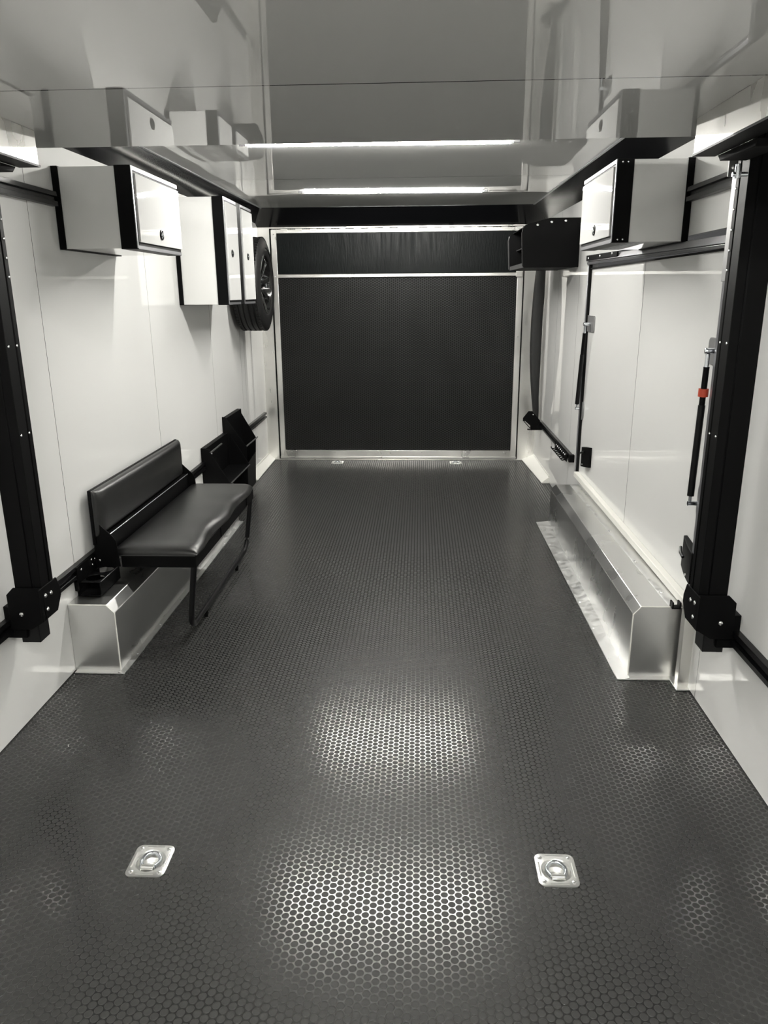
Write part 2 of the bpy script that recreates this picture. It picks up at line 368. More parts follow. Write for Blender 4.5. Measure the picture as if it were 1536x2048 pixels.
# gas struts
def strut(label, yt, zt, yb, zb, up, lo, clip=True, loc=None):
    t = thing('gas_strut', label, 'gas strut', (1.2, yb, zb), 'gas struts of the side door')
    MB().prism(rrect(*up, .018), 'x', 1.214, 1.2215).build('upper_plate', 'plategrey', t, bevel=.001, label='grey steel plate')
    MB().prism(rrect(*lo, min(.038, (lo[1]-lo[0])/2-.001)), 'x', 1.214, 1.2215).build('lower_plate', 'plategrey', t, bevel=.001, label='grey steel plate')
    a = Vector((1.185, yt, zt)); b = Vector((1.185, yb, zb)); d = (b-a).normalized()
    MB().tube([a+d*.01, a+d*.055], .008, 12).build('rod_end', 'chrome', t)
    MB().tube([a+d*.055, a+d*.19], .0105, 14).build('rod', 'black', t)
    MB().tube([a+d*.19, b-d*.03], .0125, 16).build('cylinder', 'blacksheen', t)
    MB().tube([b-d*.03, b], .006, 10).build('foot', 'chrome', t)
    MB().tube([(1.214, yt, zt), (1.178, yt, zt)], .010, 12).dome((1.178, yt, zt), .012, 'x', -1).build('upper_ball_stud', 'chrome', t)
    MB().tube([(1.214, yb, zb), (1.178, yb, zb)], .009, 12).build('lower_ball_stud', 'chrome', t)
    if clip:
        c = a + d*.145
        MB().tube([c-d*.014, c+d*.014], .0175, 20).build('safety_clip', 'red', t, label='red plastic safety clip')
    return t
strut('black gas strut with a red clip, beside the right black lift post', 2.715, 1.272, 2.735, .715, (2.655, 2.80, 1.222, 1.315), (2.668, 2.745, .655, .80))
strut('black gas strut at the far edge of the side door, no red clip', 4.755, 1.285, 4.86, .755, (4.66, 4.88, 1.238, 1.335), (4.80, 4.90, .685, .80), clip=False)

# ================================================================ wheel boxes
def well(name, sx, near, far, y0, y1, flange, label):
    t = thing(name, label, 'wheel box', (sx*1.12, (y0+y1)/2, 0), 'aluminium wheel boxes')
    def prof(sd_, ch, top, y): return [(sx*(W-.001), y, .001), (sx*sd_, y, .001), (sx*sd_, y, top-.033), (sx*(sd_+ch), y, top), (sx*(W-.001), y, top)]
    MB().loft(prof(near[0], near[1], near[2], y0), prof(far[0], far[1], far[2], y1)).build('box', 'alu', t, bevel=.0025)
    fa = [(sx*flange[0], y0-.025, .001), (sx*flange[0], y0-.025, .004), (sx*(flange[0]+.03), y0-.025, .006), (sx*(near[0]+.001), y0-.025, .012), (sx*(near[0]+.002), y0-.025, .001)]
    fb = [(sx*flange[1], y1+.02, .001), (sx*flange[1], y1+.02, .004), (sx*(flange[1]+.03), y1+.02, .006), (sx*(far[0]+.001), y1+.02, .012), (sx*(far[0]+.002), y1+.02, .001)]
    MB().loft(fa, fb).build('side_flange', 'aluflange', t)
    MB().box(min(sx*flange[0], sx*1.212), max(sx*flange[0], sx*1.212), y0-.026, y0+.002, .001, .0065).build('end_flange', 'aluflange', t, bevel=.001)
    MB().tube([(sx*near[0], y0-.001, .01), (sx*near[0], y0-.001, near[2]-.033), (sx*(near[0]+near[1]), y0-.001, near[2]), (sx*1.21, y0-.001, near[2])], .003, 6).build('weld_bead', 'whitetrim', t, label='pale sealant bead along the near end')
    for k in range(7):
        y = y0 + .15 + k*(y1-y0-.3)/6; x = flange[0] + (flange[1]-flange[0])*k/6 + .012
        screw(t, (sx*x, y, .004), 'z', 1, .005, 'rivet')
    return t
wr = well('wheel_box', 1, (1.012, .028, .304), (1.038, .034, .268), 2.72, 4.795, (.965, .958), 'long aluminium wheel box along the right wall under the side door')
MB().loft([(1.145, 2.73, .303), (1.160, 2.73, .309), (1.195, 2.73, .309), (1.195, 2.73, .303)], [(1.155, 4.78, .267), (1.170, 4.78, .273), (1.200, 4.78, .273), (1.200, 4.78, .267)]).build('rear_hem', 'aluflange', wr)
for y, z in ((4.22, .28), (3.72, .289), (3.24, .2985), (2.86, .305)): screw(wr, (1.158, y, z+.002), 'z', 1, .009, 'rivet')
well('wheel_box', -1, (1.030, .031, .292), (1.030, .031, .285), 2.70, 4.77, (1.006, 1.006), 'aluminium wheel box on the left, under the black bench')

# ================================================================ bed platform overhead
bed = thing('lift_bed', 'raised bed platform with a glossy pale underside filling the top of the view', 'bed', (0, 1.7, 1.838))
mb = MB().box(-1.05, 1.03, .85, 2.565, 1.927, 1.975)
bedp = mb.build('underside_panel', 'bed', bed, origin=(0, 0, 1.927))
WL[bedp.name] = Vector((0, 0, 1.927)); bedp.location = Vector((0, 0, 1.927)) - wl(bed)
for sx, x0 in ((-1, .924), (1, .935)):
    MB().prism([(sx*x0, 1.838), (sx*x0, 1.9268), (sx*(x0+.006), 1.9268), (sx*(x0+.006), 1.846), (sx*(x0+.06), 1.846), (sx*(x0+.06), 1.838)], 'y', .9, 2.31).build('side_rail', 'aluframe', bed, bevel=.0008, label='aluminium side rail of the bed')
    MB().box(min(sx*(x0-.002), sx*(x0+.062)), max(sx*(x0-.002), sx*(x0+.062)), .9, 2.318, 1.832, 1.8379).build('rail_underside', 'black', bed, label='black underside of the rail')
    MB().prism([(2.05, 1.812), (2.05, 1.832), (2.30, 1.832), (2.28, 1.815)], 'x', sx*(x0+.062), sx*(x0+.135)).build('lift_arm', 'gasket', bed, bevel=.002)
    a = MB().tube([(sx*1.035, 2.24, 1.80), (sx*1.035, 2.24, 1.765)], .009, 12).build('lift_bolt', 'chrome', bed)
    MB().tube([(sx*1.02, 2.24, 1.775), (sx*1.06, 2.24, 1.775)], .006, 10).build('lift_bolt', 'chrome', bed)

# ================================================================ lift posts
def post(sx, label):
    t = thing('lift_post', label, 'post', (sx*1.13, 2.3, .33), 'black bed lift posts')
    xi, xo = 1.072, 1.162
    y0, y1 = 2.262, 2.345
    pr = [(sx*xi, y0), (sx*(xi+.028), y0), (sx*(xi+.028), y0+.003), (sx*(xi+.032), y0+.003), (sx*(xi+.032), y0), (sx*xo, y0), (sx*xo, y1), (sx*xi, y1), (sx*xi, y1-.022), (sx*(xi+.004), y1-.022), (sx*(xi+.004), y1-.03), (sx*xi, y1-.03)]
    MB().prism(pr, 'z', .47, 1.90).build('column', 'black', t, bevel=.0015)
    MB().prism([(sx*(xi+.04), 2.283), (sx*(xi+.105), 2.283), (sx*(xi+.105), 2.352), (sx*(xi+.04), 2.352)], 'z', .333, .50).build('lower_tube', 'blacksheen', t, bevel=.002)
    # foot bracket clamping the post to the wall rail
    MB().prism([(2.235, .43), (2.235, .545), (2.355, .545), (2.375, .50), (2.375, .475), (2.34, .43)], 'x', sx*(xi-.006), sx*(xi-.001)).build('foot_bracket', 'black', t, bevel=.001)
    MB().prism([(sx*(xi-.006), .43), (sx*(xi-.006), .545), (sx*1.165, .545), (sx*1.19, .52), (sx*1.19, .395), (sx*1.12, .395)], 'y', 2.252, 2.258).build('foot_plate', 'black', t, bevel=.001)
    MB().box(min(sx*1.150, sx*1.219), max(sx*1.150, sx*1.219), 2.27, 2.34, .355, .47).build('standoff', 'black', t, bevel=.002)
    MB().box(min(sx*1.150, sx*1.219), max(sx*1.150, sx*1.219), 2.27, 2.34, 1.78, 1.87).build('standoff', 'black', t, bevel=.002)
    MB().prism([(sx*1.165, .34), (sx*1.165, .39), (sx*1.205, .39), (sx*1.205, .36), (sx*1.185, .36), (sx*1.185, .325), (sx*1.165, .325)], 'y', 2.30, 2.35).build('foot_hook', 'black', t)
    if sx > 0: MB().box(min(sx*(xi+.002), sx*(xi+.022)), max(sx*(xi+.002), sx*(xi+.022)), 2.349, 2.38, 1.50, 1.79).build('guide_strip', 'plategrey', t, bevel=.001, label='grey guide strip')
    if sx > 0: MB().box(min(sx*(xi-.004), sx*(xi+.03)), max(sx*(xi-.004), sx*(xi+.03)), 2.40, 2.405, 1.79, 1.925).build('top_plate', 'plategrey', t, bevel=.001, label='bare steel plate')
    if sx > 0: screw(t, (sx*(xi+.012), 2.40, 1.815), 'y', -1, .009)
    for z in (1.326, 1.052): 
        screw(t, (sx*xi, 2.326, z), 'x', -sx, .0045); screw(t, (sx*xi, 2.276, z), 'x', -sx, .0045)
    for k in range(5): screw(t, (sx*(xi-.001), 2.335, 1.53+k*.055), 'x', -sx, .004)
    for y, z in ((2.31, .507), (2.272, .512), (2.275, .462)): screw(t, (sx*(xi-.006), y, z), 'x', -sx, .0075)
    screw(t, (sx*1.147, 2.252, .451), 'y', -1, .008)
    return t
post(-1, 'black vertical bed lift post on the left wall'); post(1, 'black vertical bed lift post on the right wall')

# ================================================================ wall rails
def rail(sx, y0, y1, z0, z1, label, h=.052, d=.026, deep=False):
    def prof(zc, y):
        a = h/2
        pts = [(W-.0005, zc-a), (W-d, zc-a), (W-d, zc-a*.35), (W-d*.45, zc-a*.3), (W-d*.45, zc+a*.3), (W-d, zc+a*.35), (W-d*.9, zc+a), (W-.0005, zc+a)]
        return [(sx*x, y, z) for x, z in pts]
    o = MB().loft(prof(z0, y0), prof(z1, y1)).build('wall_rail', 'blacksheen', None, bevel=.001, origin=(sx*W, (y0+y1)/2, min(z0, z1)-h/2))
    return tag(o, label, 'rail', 'black wall rails')
rail(-1, .3, 6.662, .385, .432, 'long black rail low on the left wall, running behind the bench')
rail(1, .3, 2.345, .392, .392, 'black rail low on the right wall, in front of the right lift post')
rail(1, 5.0, 6.40, .392, .402, 'short black rail low on the right wall, beyond the side door', h=.045)
rail(-1, .3, 2.995, 1.826, 1.826, 'black double rail high on the left wall, ending at the cabinet')
rail(1, .3, 3.14, 1.828, 1.828, 'black double rail high on the right wall, ending at the cabinet')

# ================================================================ wall cabinets
def lock(parent, x, y, z, sx, r=.021):
    l = MB().lathe([(0, r), (-sx*.004, r), (-sx*.005, r*.8), (-sx*.002, r*.72)], (x, y, z), 'x', 28).build('lock', 'blacksheen', parent, label='round black lock')
    MB().lathe([(-sx*.002, r*.55), (-sx*.007, r*.5), (-sx*.007, r*.05)], (x, y, z), 'x', 20).build('lock_cylinder', 'chrome', l)
def cabinet(sx, y0, y1, z0, z1, xf, postw, doors, label, lockz, locky=None):
    """wall cabinet: white sheet body, black edge posts, grey door frames, white doors"""
    t = thing('wall_cabinet', label, 'cabinet', (sx*W, (y0+y1)/2, z0), 'white wall cabinets')
    bx = lambda a, b, *r: (min(sx*a, sx*b), max(sx*a, sx*b), *r)
    MB().box(*bx(xf+.012, W-.026, y0+.004, y1-.004, z0+.003, z1-.003)).build('body', 'cab', t)
    MB().box(*bx(W-.026, W-.001, y0-.002, y1+.002, z0, z1)).build('back_frame', 'black', t, bevel=.001)
    MB().box(*bx(xf+.002, xf+.0119, y0+.03, y1-.03, z0+.02, z1-.02)).build('face_frame', 'black', t)
    MB().box(*bx(xf+.002, xf+postw, y0, y0+.03, z0, z1)).build('edge_post', 'black', t, bevel=.001)
    MB().box(*bx(xf+.002, xf+postw, y1-.03, y1, z0, z1)).build('edge_post', 'black', t, bevel=.001)
    for za, zb_ in ((z0, z0+.02), (z1-.02, z1)): MB().box(*bx(xf+.002, xf+postw, y0+.03, y1-.03, za, zb_)).build('edge_rail', 'black', t)
    for (a, b) in doors:
        fr = MB().box(*bx(xf-.001, xf+.004, a, a+.010, z0+.004, z1-.002)).box(*bx(xf-.001, xf+.004, a+.010, b, z1-.016, z1-.002)).box(*bx(xf-.001, xf+.004, a+.010, b, z0+.001, z0+.014)).build('door_frame', 'frame_grey', t)
        MB().box(*bx(xf+.003, xf+.010, a+.010, b, z0+.014, z1-.016)).build('door_seal', 'gasket', t)
        bm_ = MB().box(*bx(xf-.006, xf+.004, a+.026, b-.001, z0+.026, z1-.026))
        dr = bm_.build('door', 'cabdoor', t, bevel=.0015, origin=(sx*xf, (a+b)/2, z0+.02))
        lock(dr, sx*(xf-.006), (a+b)/2 if locky is None else a+(b-a)*locky, lockz, sx)
    for z in ((z1-.012, z0+.012) if sx > 0 else ()):
        for dx in (.022, .042): screw(t, (sx*(xf+dx), y0, z), 'y', -1, .0035)
    return t
cabinet(-1, 3.02, 3.578, 1.646, 1.946, .913, .064, [(3.022, 3.576)], 'small white wall cabinet with black edges high on the left, nearest the camera', 1.716)
cabinet(-1, 4.465, 5.185, 1.416, 2.004, .928, .064, [(4.467, 4.762), (4.872, 5.183)], 'tall two-door white cabinet on the left wall, in front of the spare tire', 1.705, .42)
cabinet(1, 3.150, 3.745, 1.657, 1.960, .926, .066, [(3.152, 3.743)], 'small white wall cabinet high on the right, above the side door', 1.725)

# ================================================================ open black shelf bin, right
sb = thing('open_shelf', 'black metal open-front shelf bin high on the right wall', 'shelf', (1.2, 5.64, 1.63))
pp = [(1.219, 1.630), (.862, 1.630), (.852, 1.640), (.840, 1.845), (.846, 1.875), (.866, 1.897), (1.02, 1.937), (1.219, 1.937)]
for y in (5.25, 6.02):
    p_ = MB().prism(pp, 'y', y, y+.004).build('side_plate', 'black', sb, bevel=.001)
    if y < 6:
        for x, z in ((.94, 1.895), (1.03, 1.912), (1.12, 1.918)): screw(sb, (x, y, z), 'y', -1, .009)
        MB().tube([(.862, y+.002, 1.630), (.852, y+.002, 1.640), (.840, y+.002, 1.845), (.846, y+.002, 1.875), (.866, y+.002, 1.897)], .0022, 6).build('plate_edge', 'lip', sb)
    else: MB().tube([(.852, y+.001, 1.640), (.840, y+.001, 1.845), (.846, y+.001, 1.875)], .006, 6).build('plate_edge', 'lip', sb)
MB().box(.870, 1.215, 5.254, 6.02, 1.632, 1.638).build('bottom_shelf', 'black', sb)
MB().box(.856, .864, 5.254, 6.02, 1.632, 1.660).build('shelf_lip', 'lip', sb, label='lighter grey lip')
MB().box(.90, 1.215, 5.254, 6.02, 1.770, 1.776).build('middle_shelf', 'lip', sb)
MB().box(1.210, 1.219, 5.254, 6.02, 1.638, 1.937).build('back_panel', 'black', sb)
MB().loft([(.87, 5.254, 1.896), (1.02, 5.254, 1.936), (1.02, 5.254, 1.932), (.87, 5.254, 1.892)], [(.87, 6.02, 1.896), (1.02, 6.02, 1.936), (1.02, 6.02, 1.932), (.87, 6.02, 1.892)]).build('sloping_top', 'black', sb)
MB().box(1.02, 1.215, 5.254, 6.02, 1.932, 1.936).build('top_panel', 'black', sb)

# ================================================================ padded strap + bracket
mb = MB(); rings = []
prof_ = [(1.66, 1.126), (1.60, 1.120), (1.45, 1.110), (1.25, 1.103), (1.05, 1.102), (.90, 1.108), (.76, 1.119), (.62, 1.134), (.50, 1.150), (.40, 1.160)]
for z, x in prof_:
    xr = 1.207 - (.018 if .5 < z < 1.3 else .012)*1.0
    rings.append([mb.bm.verts.new(p) for p in ((x, 6.41, z), (x+.012, 6.402, z), (xr-.030, 6.402, z), (xr-.012, 6.41, z), (xr, 6.44, z), (xr, 6.50, z), (x, 6.50, z))])
for a, b in zip(rings, rings[1:]):
    n = len(a)
    for k in range(n): mb.bm.faces.new((a[k], a[(k+1) % n], b[(k+1) % n], b[k]))
mb.bm.faces.new(rings[0]); mb.bm.faces.new(rings[-1][::-1])
tag(mb.build('padded_strip', 'strap', None, sharp=50, origin=(1.15, 6.45, .40)), 'long bowed black padded strip hanging below the shelf bin on the right wall', 'strip')
bk = thing('corner_bracket', 'small black folded bracket at the foot of the bowed padded strip', 'bracket', (1.15, 6.38, .346))
MB().prism([(1.055, .423), (1.055, .450), (1.099, .508), (1.130, .508), (1.204, .423), (1.204, .346), (1.124, .346), (1.118, .385), (1.075, .423)], 'y', 6.374, 6.378).build('face_plate', 'black', bk)
MB().tube([(1.065, 6.376, .421), (1.120, 6.376, .362)], .0035, 6).build('brace', 'black', bk)
MB().box(1.10, 1.204, 6.378, 6.42, .346, .351).build('base_plate', 'black', bk)
MB().box(1.204, 1.2195, 6.378, 6.44, .346, .42).build('wall_plate', 'black', bk)
screw(bk, (1.138, 6.374, .478), 'y', -1, .006)

# ================================================================ hook rack
hr = thing('tool_hook_rack', 'small black rack of hooks under the short right rail', 'hook rack', (1.19, 5.3, .35))
MB().box(1.188, 1.193, 5.10, 5.56, .352, .405).build('back_strip', 'black', hr)
MB().box(1.186, 1.2195, 4.985, 5.02, .372, .422).build('end_clip', 'black', hr)
for k in range(8):
    y = 5.13 + k*.057
    MB().tube([(1.188, y, .362), (1.165, y, .356), (1.158, y, .362), (1.156, y, .374)], .004, 6).build('hook', 'black', hr)
    if k < 7: screw(hr, (1.188, y+.028, .390), 'x', -1, .0085, 'rivet')

# ================================================================ spare tire
tc_ = (-1.09, 5.90, 1.545); R = .342
st = thing('spare_tire', 'spare tire with black spoked rim hung on the left wall by the ramp', 'tire', (-1.22, 5.90, 1.545-R))
hwid = .100
pf = [(-hwid, .215), (-hwid-.006, .25), (-hwid-.008, .28), (-hwid+.004, .318), (-hwid+.018, R-.004)]
xs_ = [-.078, -.062, -.058, -.052, -.048, -.026, -.022, -.016, -.012, .012, .016, .022, .026, .048, .052, .058, .062, .078]
gro = {-.058, -.052, -.022, -.016, .016, .022, .052, .058}
for x in xs_: pf.append((x, R - (.008 if x in gro else 0) - .6*x*x))
pf += [(hwid-.018, R-.005), (hwid-.004, .318), (hwid+.006, .285), (hwid+.008, .262), (hwid+.002, .262), (hwid+.006, .25), (hwid+.004, .225), (hwid-.006, .212)]
MB().lathe(pf + [(hwid-.03, .205), (-hwid+.03, .205)], tc_, 'x', 96, closed=True).build('tyre', 'tire', st, sharp=50)
for x in (-.088, .070):
    mb = MB()
    for k in range(72):
        a = 2*math.pi*k/72; ca, sa = math.cos(a), math.sin(a)
        p = Vector(tc_) + Vector((x+.009, ca*(R-.004), sa*(R-.004)))
        u = Vector((0, -sa, ca)); n_ = Vector((0, ca, sa)); ax = Vector((1, 0, 0))
        vs8 = [mb.bm.verts.new(p + ax*dx + u*du + n_*dn) for dx in (-.009, .009) for du in (-.0095, .0095) for dn in (-.004, .0035)]
        for f in ((0,1,3,2), (4,6,7,5), (0,4,5,1), (2,3,7,6), (0,2,6,4), (1,5,7,3)): mb.bm.faces.new([vs8[i] for i in f])
    mb.build('tread_blocks', 'tire', st)
rim = MB().lathe([(hwid-.012, .212), (hwid-.004, .216), (hwid-.001, .208), (hwid-.014, .198), (-.03, .180), (-.06, .18), (-.06, .186), (-.02, .19)], tc_, 'x', 64, closed=True).build('rim', 'rim', st, sharp=50)
MB().lathe([(-.045, .178), (-.04, .08), (-.04, .0)], tc_, 'x', 40).build('rim_back', 'rim', rim)
MB().lathe([(.02, .072), (.045, .070), (.052, .06), (.052, .0)], tc_, 'x', 32).build('hub', 'rim', rim)
for k in range(8):
    a = 2*math.pi*k/8 + .2
    for da, ww in ((0, .013),):
        ca, sa = math.cos(a), math.sin(a); u = Vector((0, -sa, ca)); n_ = Vector((0, ca, sa)); ax = Vector((1, 0, 0)); c0 = Vector(tc_)
        A = [c0 + n_*.055 + u*ww*s1 + ax*x for s1, x in ((-1, .02), (1, .02), (1, .052), (-1, .052))]
        B = [c0 + n_*.200 + u*ww*1.5*s1 + ax*x for s1, x in ((-1, .05), (1, .05), (1, .084), (-1, .084))]
        spk = MB().loft(A, B).build('spoke', 'rim', rim, bevel=.002)
        e1 = [c0 + n_*.058 + u*ww*s1 + ax*.0525 for s1 in (-1,)] + [c0 + n_*.198 + u*ww*1.5*s1 + ax*.0845 for s1 in (-1,)]
        e2 = [c0 + n_*.058 + u*ww + ax*.0525, c0 + n_*.198 + u*ww*1.5 + ax*.0845]
        MB().tube(e1, .0022, 6).tube(e2, .0022, 6).build('machined_edge', 'machined', spk)
for k in range(6):
    a = 2*math.pi*k/6; MB().lathe([(.05, .010), (.072, .009), (.074, .002)], (tc_[0], tc_[1]+.045*math.cos(a), tc_[2]+.045*math.sin(a)), 'x', 10).build('lug_nut', 'chrome', rim)
MB().box(-.99, -.978, 5.84, 5.96, 1.52, 1.55).build('clamp_bar', 'chrome', st, bevel=.002, label='bright clamp bar')
MB().tube([(-1.219, 5.90, 1.545), (-.98, 5.90, 1.545)], .012, 12).build('mount_post', 'black', st)

# ================================================================ bench
bn = thing('bench_seat', 'black vinyl padded bench with tube leg loop mounted on the left wall', 'bench', (-1.0, 3.55, .03))
def cushion(name, x0, x1, y0, y1, z0, z1, parent, mat, up='z', puff=.01, nx=14, ny=30, wave=0.0, r=.02, label=None):
    mb = MB(); bm = mb.bm; g = {}
    def ss(t, e): 
        t = min(t, 1-t); return 1 - (1-min(t/e, 1))**2
    for i in range(nx+1):
        for j in range(ny+1):
            u, v = i/nx, j/ny
            # denser near the edges
            u = .5 - .5*math.cos(math.pi*u); v = .5 - .5*math.cos(math.pi*v)
            k = math.sqrt(max(0, ss(u, .12)*ss(v, .05)))
            hgt = (z1-z0)*(.25+.75*k) + puff*math.sin(math.pi*u)*math.sin(math.pi*v)
            wv = wave*math.sin(v*math.pi*5.0+.6)*(u**3) if wave else 0
            X = x0+(x1-x0)*u; Y = y0+(y1-y0)*v
            if up == 'z': g[i, j, 1] = bm.verts.new((X+wv, Y, z0+hgt - (abs(wv)*.4))); g[i, j, 0] = bm.verts.new((X+wv*.6, Y, z0))
            else: g[i, j, 1] = bm.verts.new((z0+hgt, Y, X)); g[i, j, 0] = bm.verts.new((z0, Y, X))
    for i in range(nx):
        for j in range(ny):
            for s in (0, 1): bm.faces.new((g[i, j, s], g[i+1, j, s], g[i+1, j+1, s], g[i, j+1, s]))
    for i in range(nx):
        for j in (0, ny): bm.faces.new((g[i, j, 0], g[i+1, j, 0], g[i+1, j, 1], g[i, j, 1]))
    for j in range(ny):
        for i in (0, nx): bm.faces.new((g[i, j, 0], g[i, j+1, 0], g[i, j+1, 1], g[i, j, 1]))
    return mb.build(name, mat, parent, sharp=70, label=label)
SY0, SY1 = 2.985, 4.135
cushion('seat_cushion', -1.135, -.772, SY0-.004, SY1+.004, .403, .440, bn, 'vinyl', 'z', .010, wave=.012)
cushion('backrest_cushion', .498, .694, 2.945, 4.09, -1.182, -1.150, bn, 'vinyl', 'x', .012)
MB().box(-1.196, -1.183, 2.94, 4.095, .46, .697).build('backrest_board', 'black', bn, bevel=.003)
MB().box(-1.183, -1.135, 2.955, 4.10, .400, .497).build('back_riser', 'black', bn)
MB().tube([(-1.136, 2.96, .497), (-1.136, 4.09, .497)], .002, 6).build('riser_edge', 'frame_grey', bn, label='thin pale edge line')
for y in (2.950, 4.102):
    p_ = MB().prism([(-1.196, .362), (-1.196, .560), (-1.176, .560), (-1.112, .497), (-1.100, .475), (-1.092, .362), (-1.14, .358)], 'y', y, y+.005).build('side_bracket', 'black', bn, bevel=.001)
    screw(bn, (-1.180, y, .39), 'y', -1, .006)
mb = MB().box(-1.10, -.776, SY0, SY0+.004, .347, .400).box(-1.12, -.776, SY1-.004, SY1, .345, .400).box(-.780, -.776, SY0+.004, SY1-.004, .345, .400).box(-1.12, -.780, SY0+.004, SY1-.004, .394, .400)
mb.build('seat_frame', 'black', bn, bevel=.001)
MB().tube([(-1.11, SY0, .4005), (-.778, SY0, .4005)], .0018, 6).build('frame_edge', 'lip', bn)
def arc(c, r, a0, a1, n, x):
    return [(x, c[0]+r*math.cos(math.radians(a0+(a1-a0)*k/n)), c[1]+r*math.sin(math.radians(a0+(a1-a0)*k/n))) for k in range(n+1)]
ra, zb = .085, .045; ya, yb = 3.005, 4.118
path = [(0, ya, .35)] + arc((ya+ra, zb+ra), ra, 180, 270, 8, 0) + arc((yb-ra, zb+ra), ra, 270, 360, 8, 0) + [(0, yb, .35)]
path = [(-.832 + .04*(z-zb)/.3, y, z) for _, y, z in path]
MB().tube(path, .0135, 14).build('leg_loop', 'blacksheen', bn)
for y in (3.25, 3.87): MB().tube([(-.832, y, .031), (-.832, y, .001)], .010, 12).build('foot_pad', 'black', bn)
for y in (3.4, 3.95): MB().box(-.7755, -.772, y, y+.02, .352, .395).build('gusset', 'black', bn)
MB().box(-1.2185, -1.197, 3.03, 4.09, .455, .50).build('wall_mount', 'black', bn)

# ================================================================ cup holder
ch = thing('cup_holder', 'black metal double cup holder on the left rail in front of the bench', 'cup holder', (-1.17, 2.9, .298))
mb = MB(); X0, X1, Y0, Y1 = -1.200, -1.112, 2.79, 2.983
def holed_plate(mb, cells, z0, z1, n=24):
    for (x0, x1, y0, y1, r) in cells:
        cx, cyy = (x0+x1)/2, (y0+y1)/2; out, inn = [], []
        for k in range(n):
            a = 2*math.pi*(k+.5)/n; ca, sa = math.cos(a), math.sin(a)
            s = min((x1-x0)/2/abs(ca) if abs(ca) > 1e-6 else 9, (y1-y0)/2/abs(sa) if abs(sa) > 1e-6 else 9)
            out.append((cx+ca*s, cyy+sa*s)); inn.append((cx+ca*r, cyy+sa*r))
        # snap corners
        for (qx, qy) in ((x0, y0), (x0, y1), (x1, y0), (x1, y1)):
            i = min(range(n), key=lambda k: (out[k][0]-qx)**2 + (out[k][1]-qy)**2); out[i] = (qx, qy)
        L4 = [[mb.bm.verts.new((*p, z)) for p in ring] for ring, z in ((out, z0), (inn, z0), (inn, z1), (out, z1))]
        for a_, b_ in ((0, 1), (1, 2), (2, 3), (3, 0)):
            for k in range(n): mb.bm.faces.new((L4[a_][k], L4[a_][(k+1) % n], L4[b_][(k+1) % n], L4[b_][k]))
ym = (Y0+Y1)/2
holed_plate(mb, [(X0, X1, Y0, ym, .038), (X0, X1, ym, Y1, .038)], .352, .356)
mb.build('top_plate', 'blacksheen', ch, sharp=30)
MB().box(X0, X1, Y0-.01, Y1, .298, .302).build('bottom_plate', 'black', ch)
MB().box(X1-.004, X1, Y0-.006, Y1, .302, .352).build('front_plate', 'black', ch)
MB().box(X0-.004, X0, Y0-.02, Y1, .298, .318).build('rear_lip', 'black', ch)
MB().tube([(X1, Y0, .356), (X1, Y1, .356)], .0018, 6).build('edge_line', 'lip', ch)
MB().box(-1.2185, X0-.0005, Y0-.01, Y1, .318, .357).build('mount_plate', 'black', ch)
MB().box(-1.196, -1.191, 2.76, 2.940, .357, .425).build('mount_tab', 'black', ch)
for y, z in ((2.80, .405), (2.90, .412), (2.905, .388), (2.932, .405)): screw(ch, (-1.191, y, z), 'x', 1, .0055)

# ================================================================ storage racks beyond the bench
r1 = thing('storage_rack', 'low open black metal wall rack just beyond the bench', 'rack', (-1.15, 4.93, .298), 'black metal racks beyond the bench')
prof1 = [(-1.219, .30), (-1.219, .530), (-1.158, .522), (-1.155, .498), (-1.045, .31), (-1.037, .30)]
for y in (4.65, 5.212): MB().prism(prof1, 'y', y, y+.004).build('side_plate', 'black', r1, bevel=.001)
MB().box(-1.2192, -1.186, 4.654, 5.212, .302, .53).build('back_plate', 'black', r1)
MB().box(-1.19, -1.037, 4.654, 5.212, .298, .302).build('bottom_plate', 'black', r1)
MB().tube([(-1.156, 4.65, .503), (-1.156, 4.93, .507)], .006, 8).build('upper_lip', 'lip', r1, label='grey rolled lip')
MB().tube([(-1.038, 4.66, .300), (-1.038, 5.21, .300)], .005, 8).build('lower_lip', 'lip', r1, label='grey rolled lip')
screw(r1, (-1.186, 4.78, .47), 'x', 1, .009)
r2 = thing('storage_rack', 'taller black metal wall rack, farther of the two racks, nearest the ramp', 'rack', (-1.15, 5.45, .05), 'black metal racks beyond the bench')
prof2 = [(-1.2192, .10), (-1.2192, .642), (-1.196, .642), (-1.056, .43), (-1.060, .10)]
MB().prism(prof2, 'y', 5.218, 5.222).build('side_plate', 'black', r2, bevel=.001)
prof3 = [(-1.2192, .05), (-1.2192, .635), (-1.205, .635), (-1.085, .415), (-1.105, .05)]
MB().prism(prof3, 'y', 5.668, 5.672).build('side_plate', 'black', r2, bevel=.001)
MB().loft([(-1.060, 5.222, .10), (-1.056, 5.222, .30), (-1.060, 5.222, .30), (-1.064, 5.222, .10)], [(-1.105, 5.668, .05), (-1.092, 5.668, .30), (-1.096, 5.668, .30), (-1.109, 5.668, .05)]).build('front_plate', 'black', r2)
MB().box(-1.2192, -1.186, 5.222, 5.668, .10, .635).build('back_plate', 'black', r2)
MB().tube([(-1.056, 5.222, .432), (-1.076, 5.69, .412)], .005, 8).build('front_lip', 'lip', r2, label='grey rolled lip')
MB().loft([(-1.2, 5.222, .10), (-1.06, 5.222, .10), (-1.06, 5.222, .104), (-1.2, 5.222, .104)], [(-1.2, 5.668, .06), (-1.105, 5.668, .06), (-1.105, 5.668, .064), (-1.2, 5.668, .064)]).build('bottom_plate', 'black', r2)

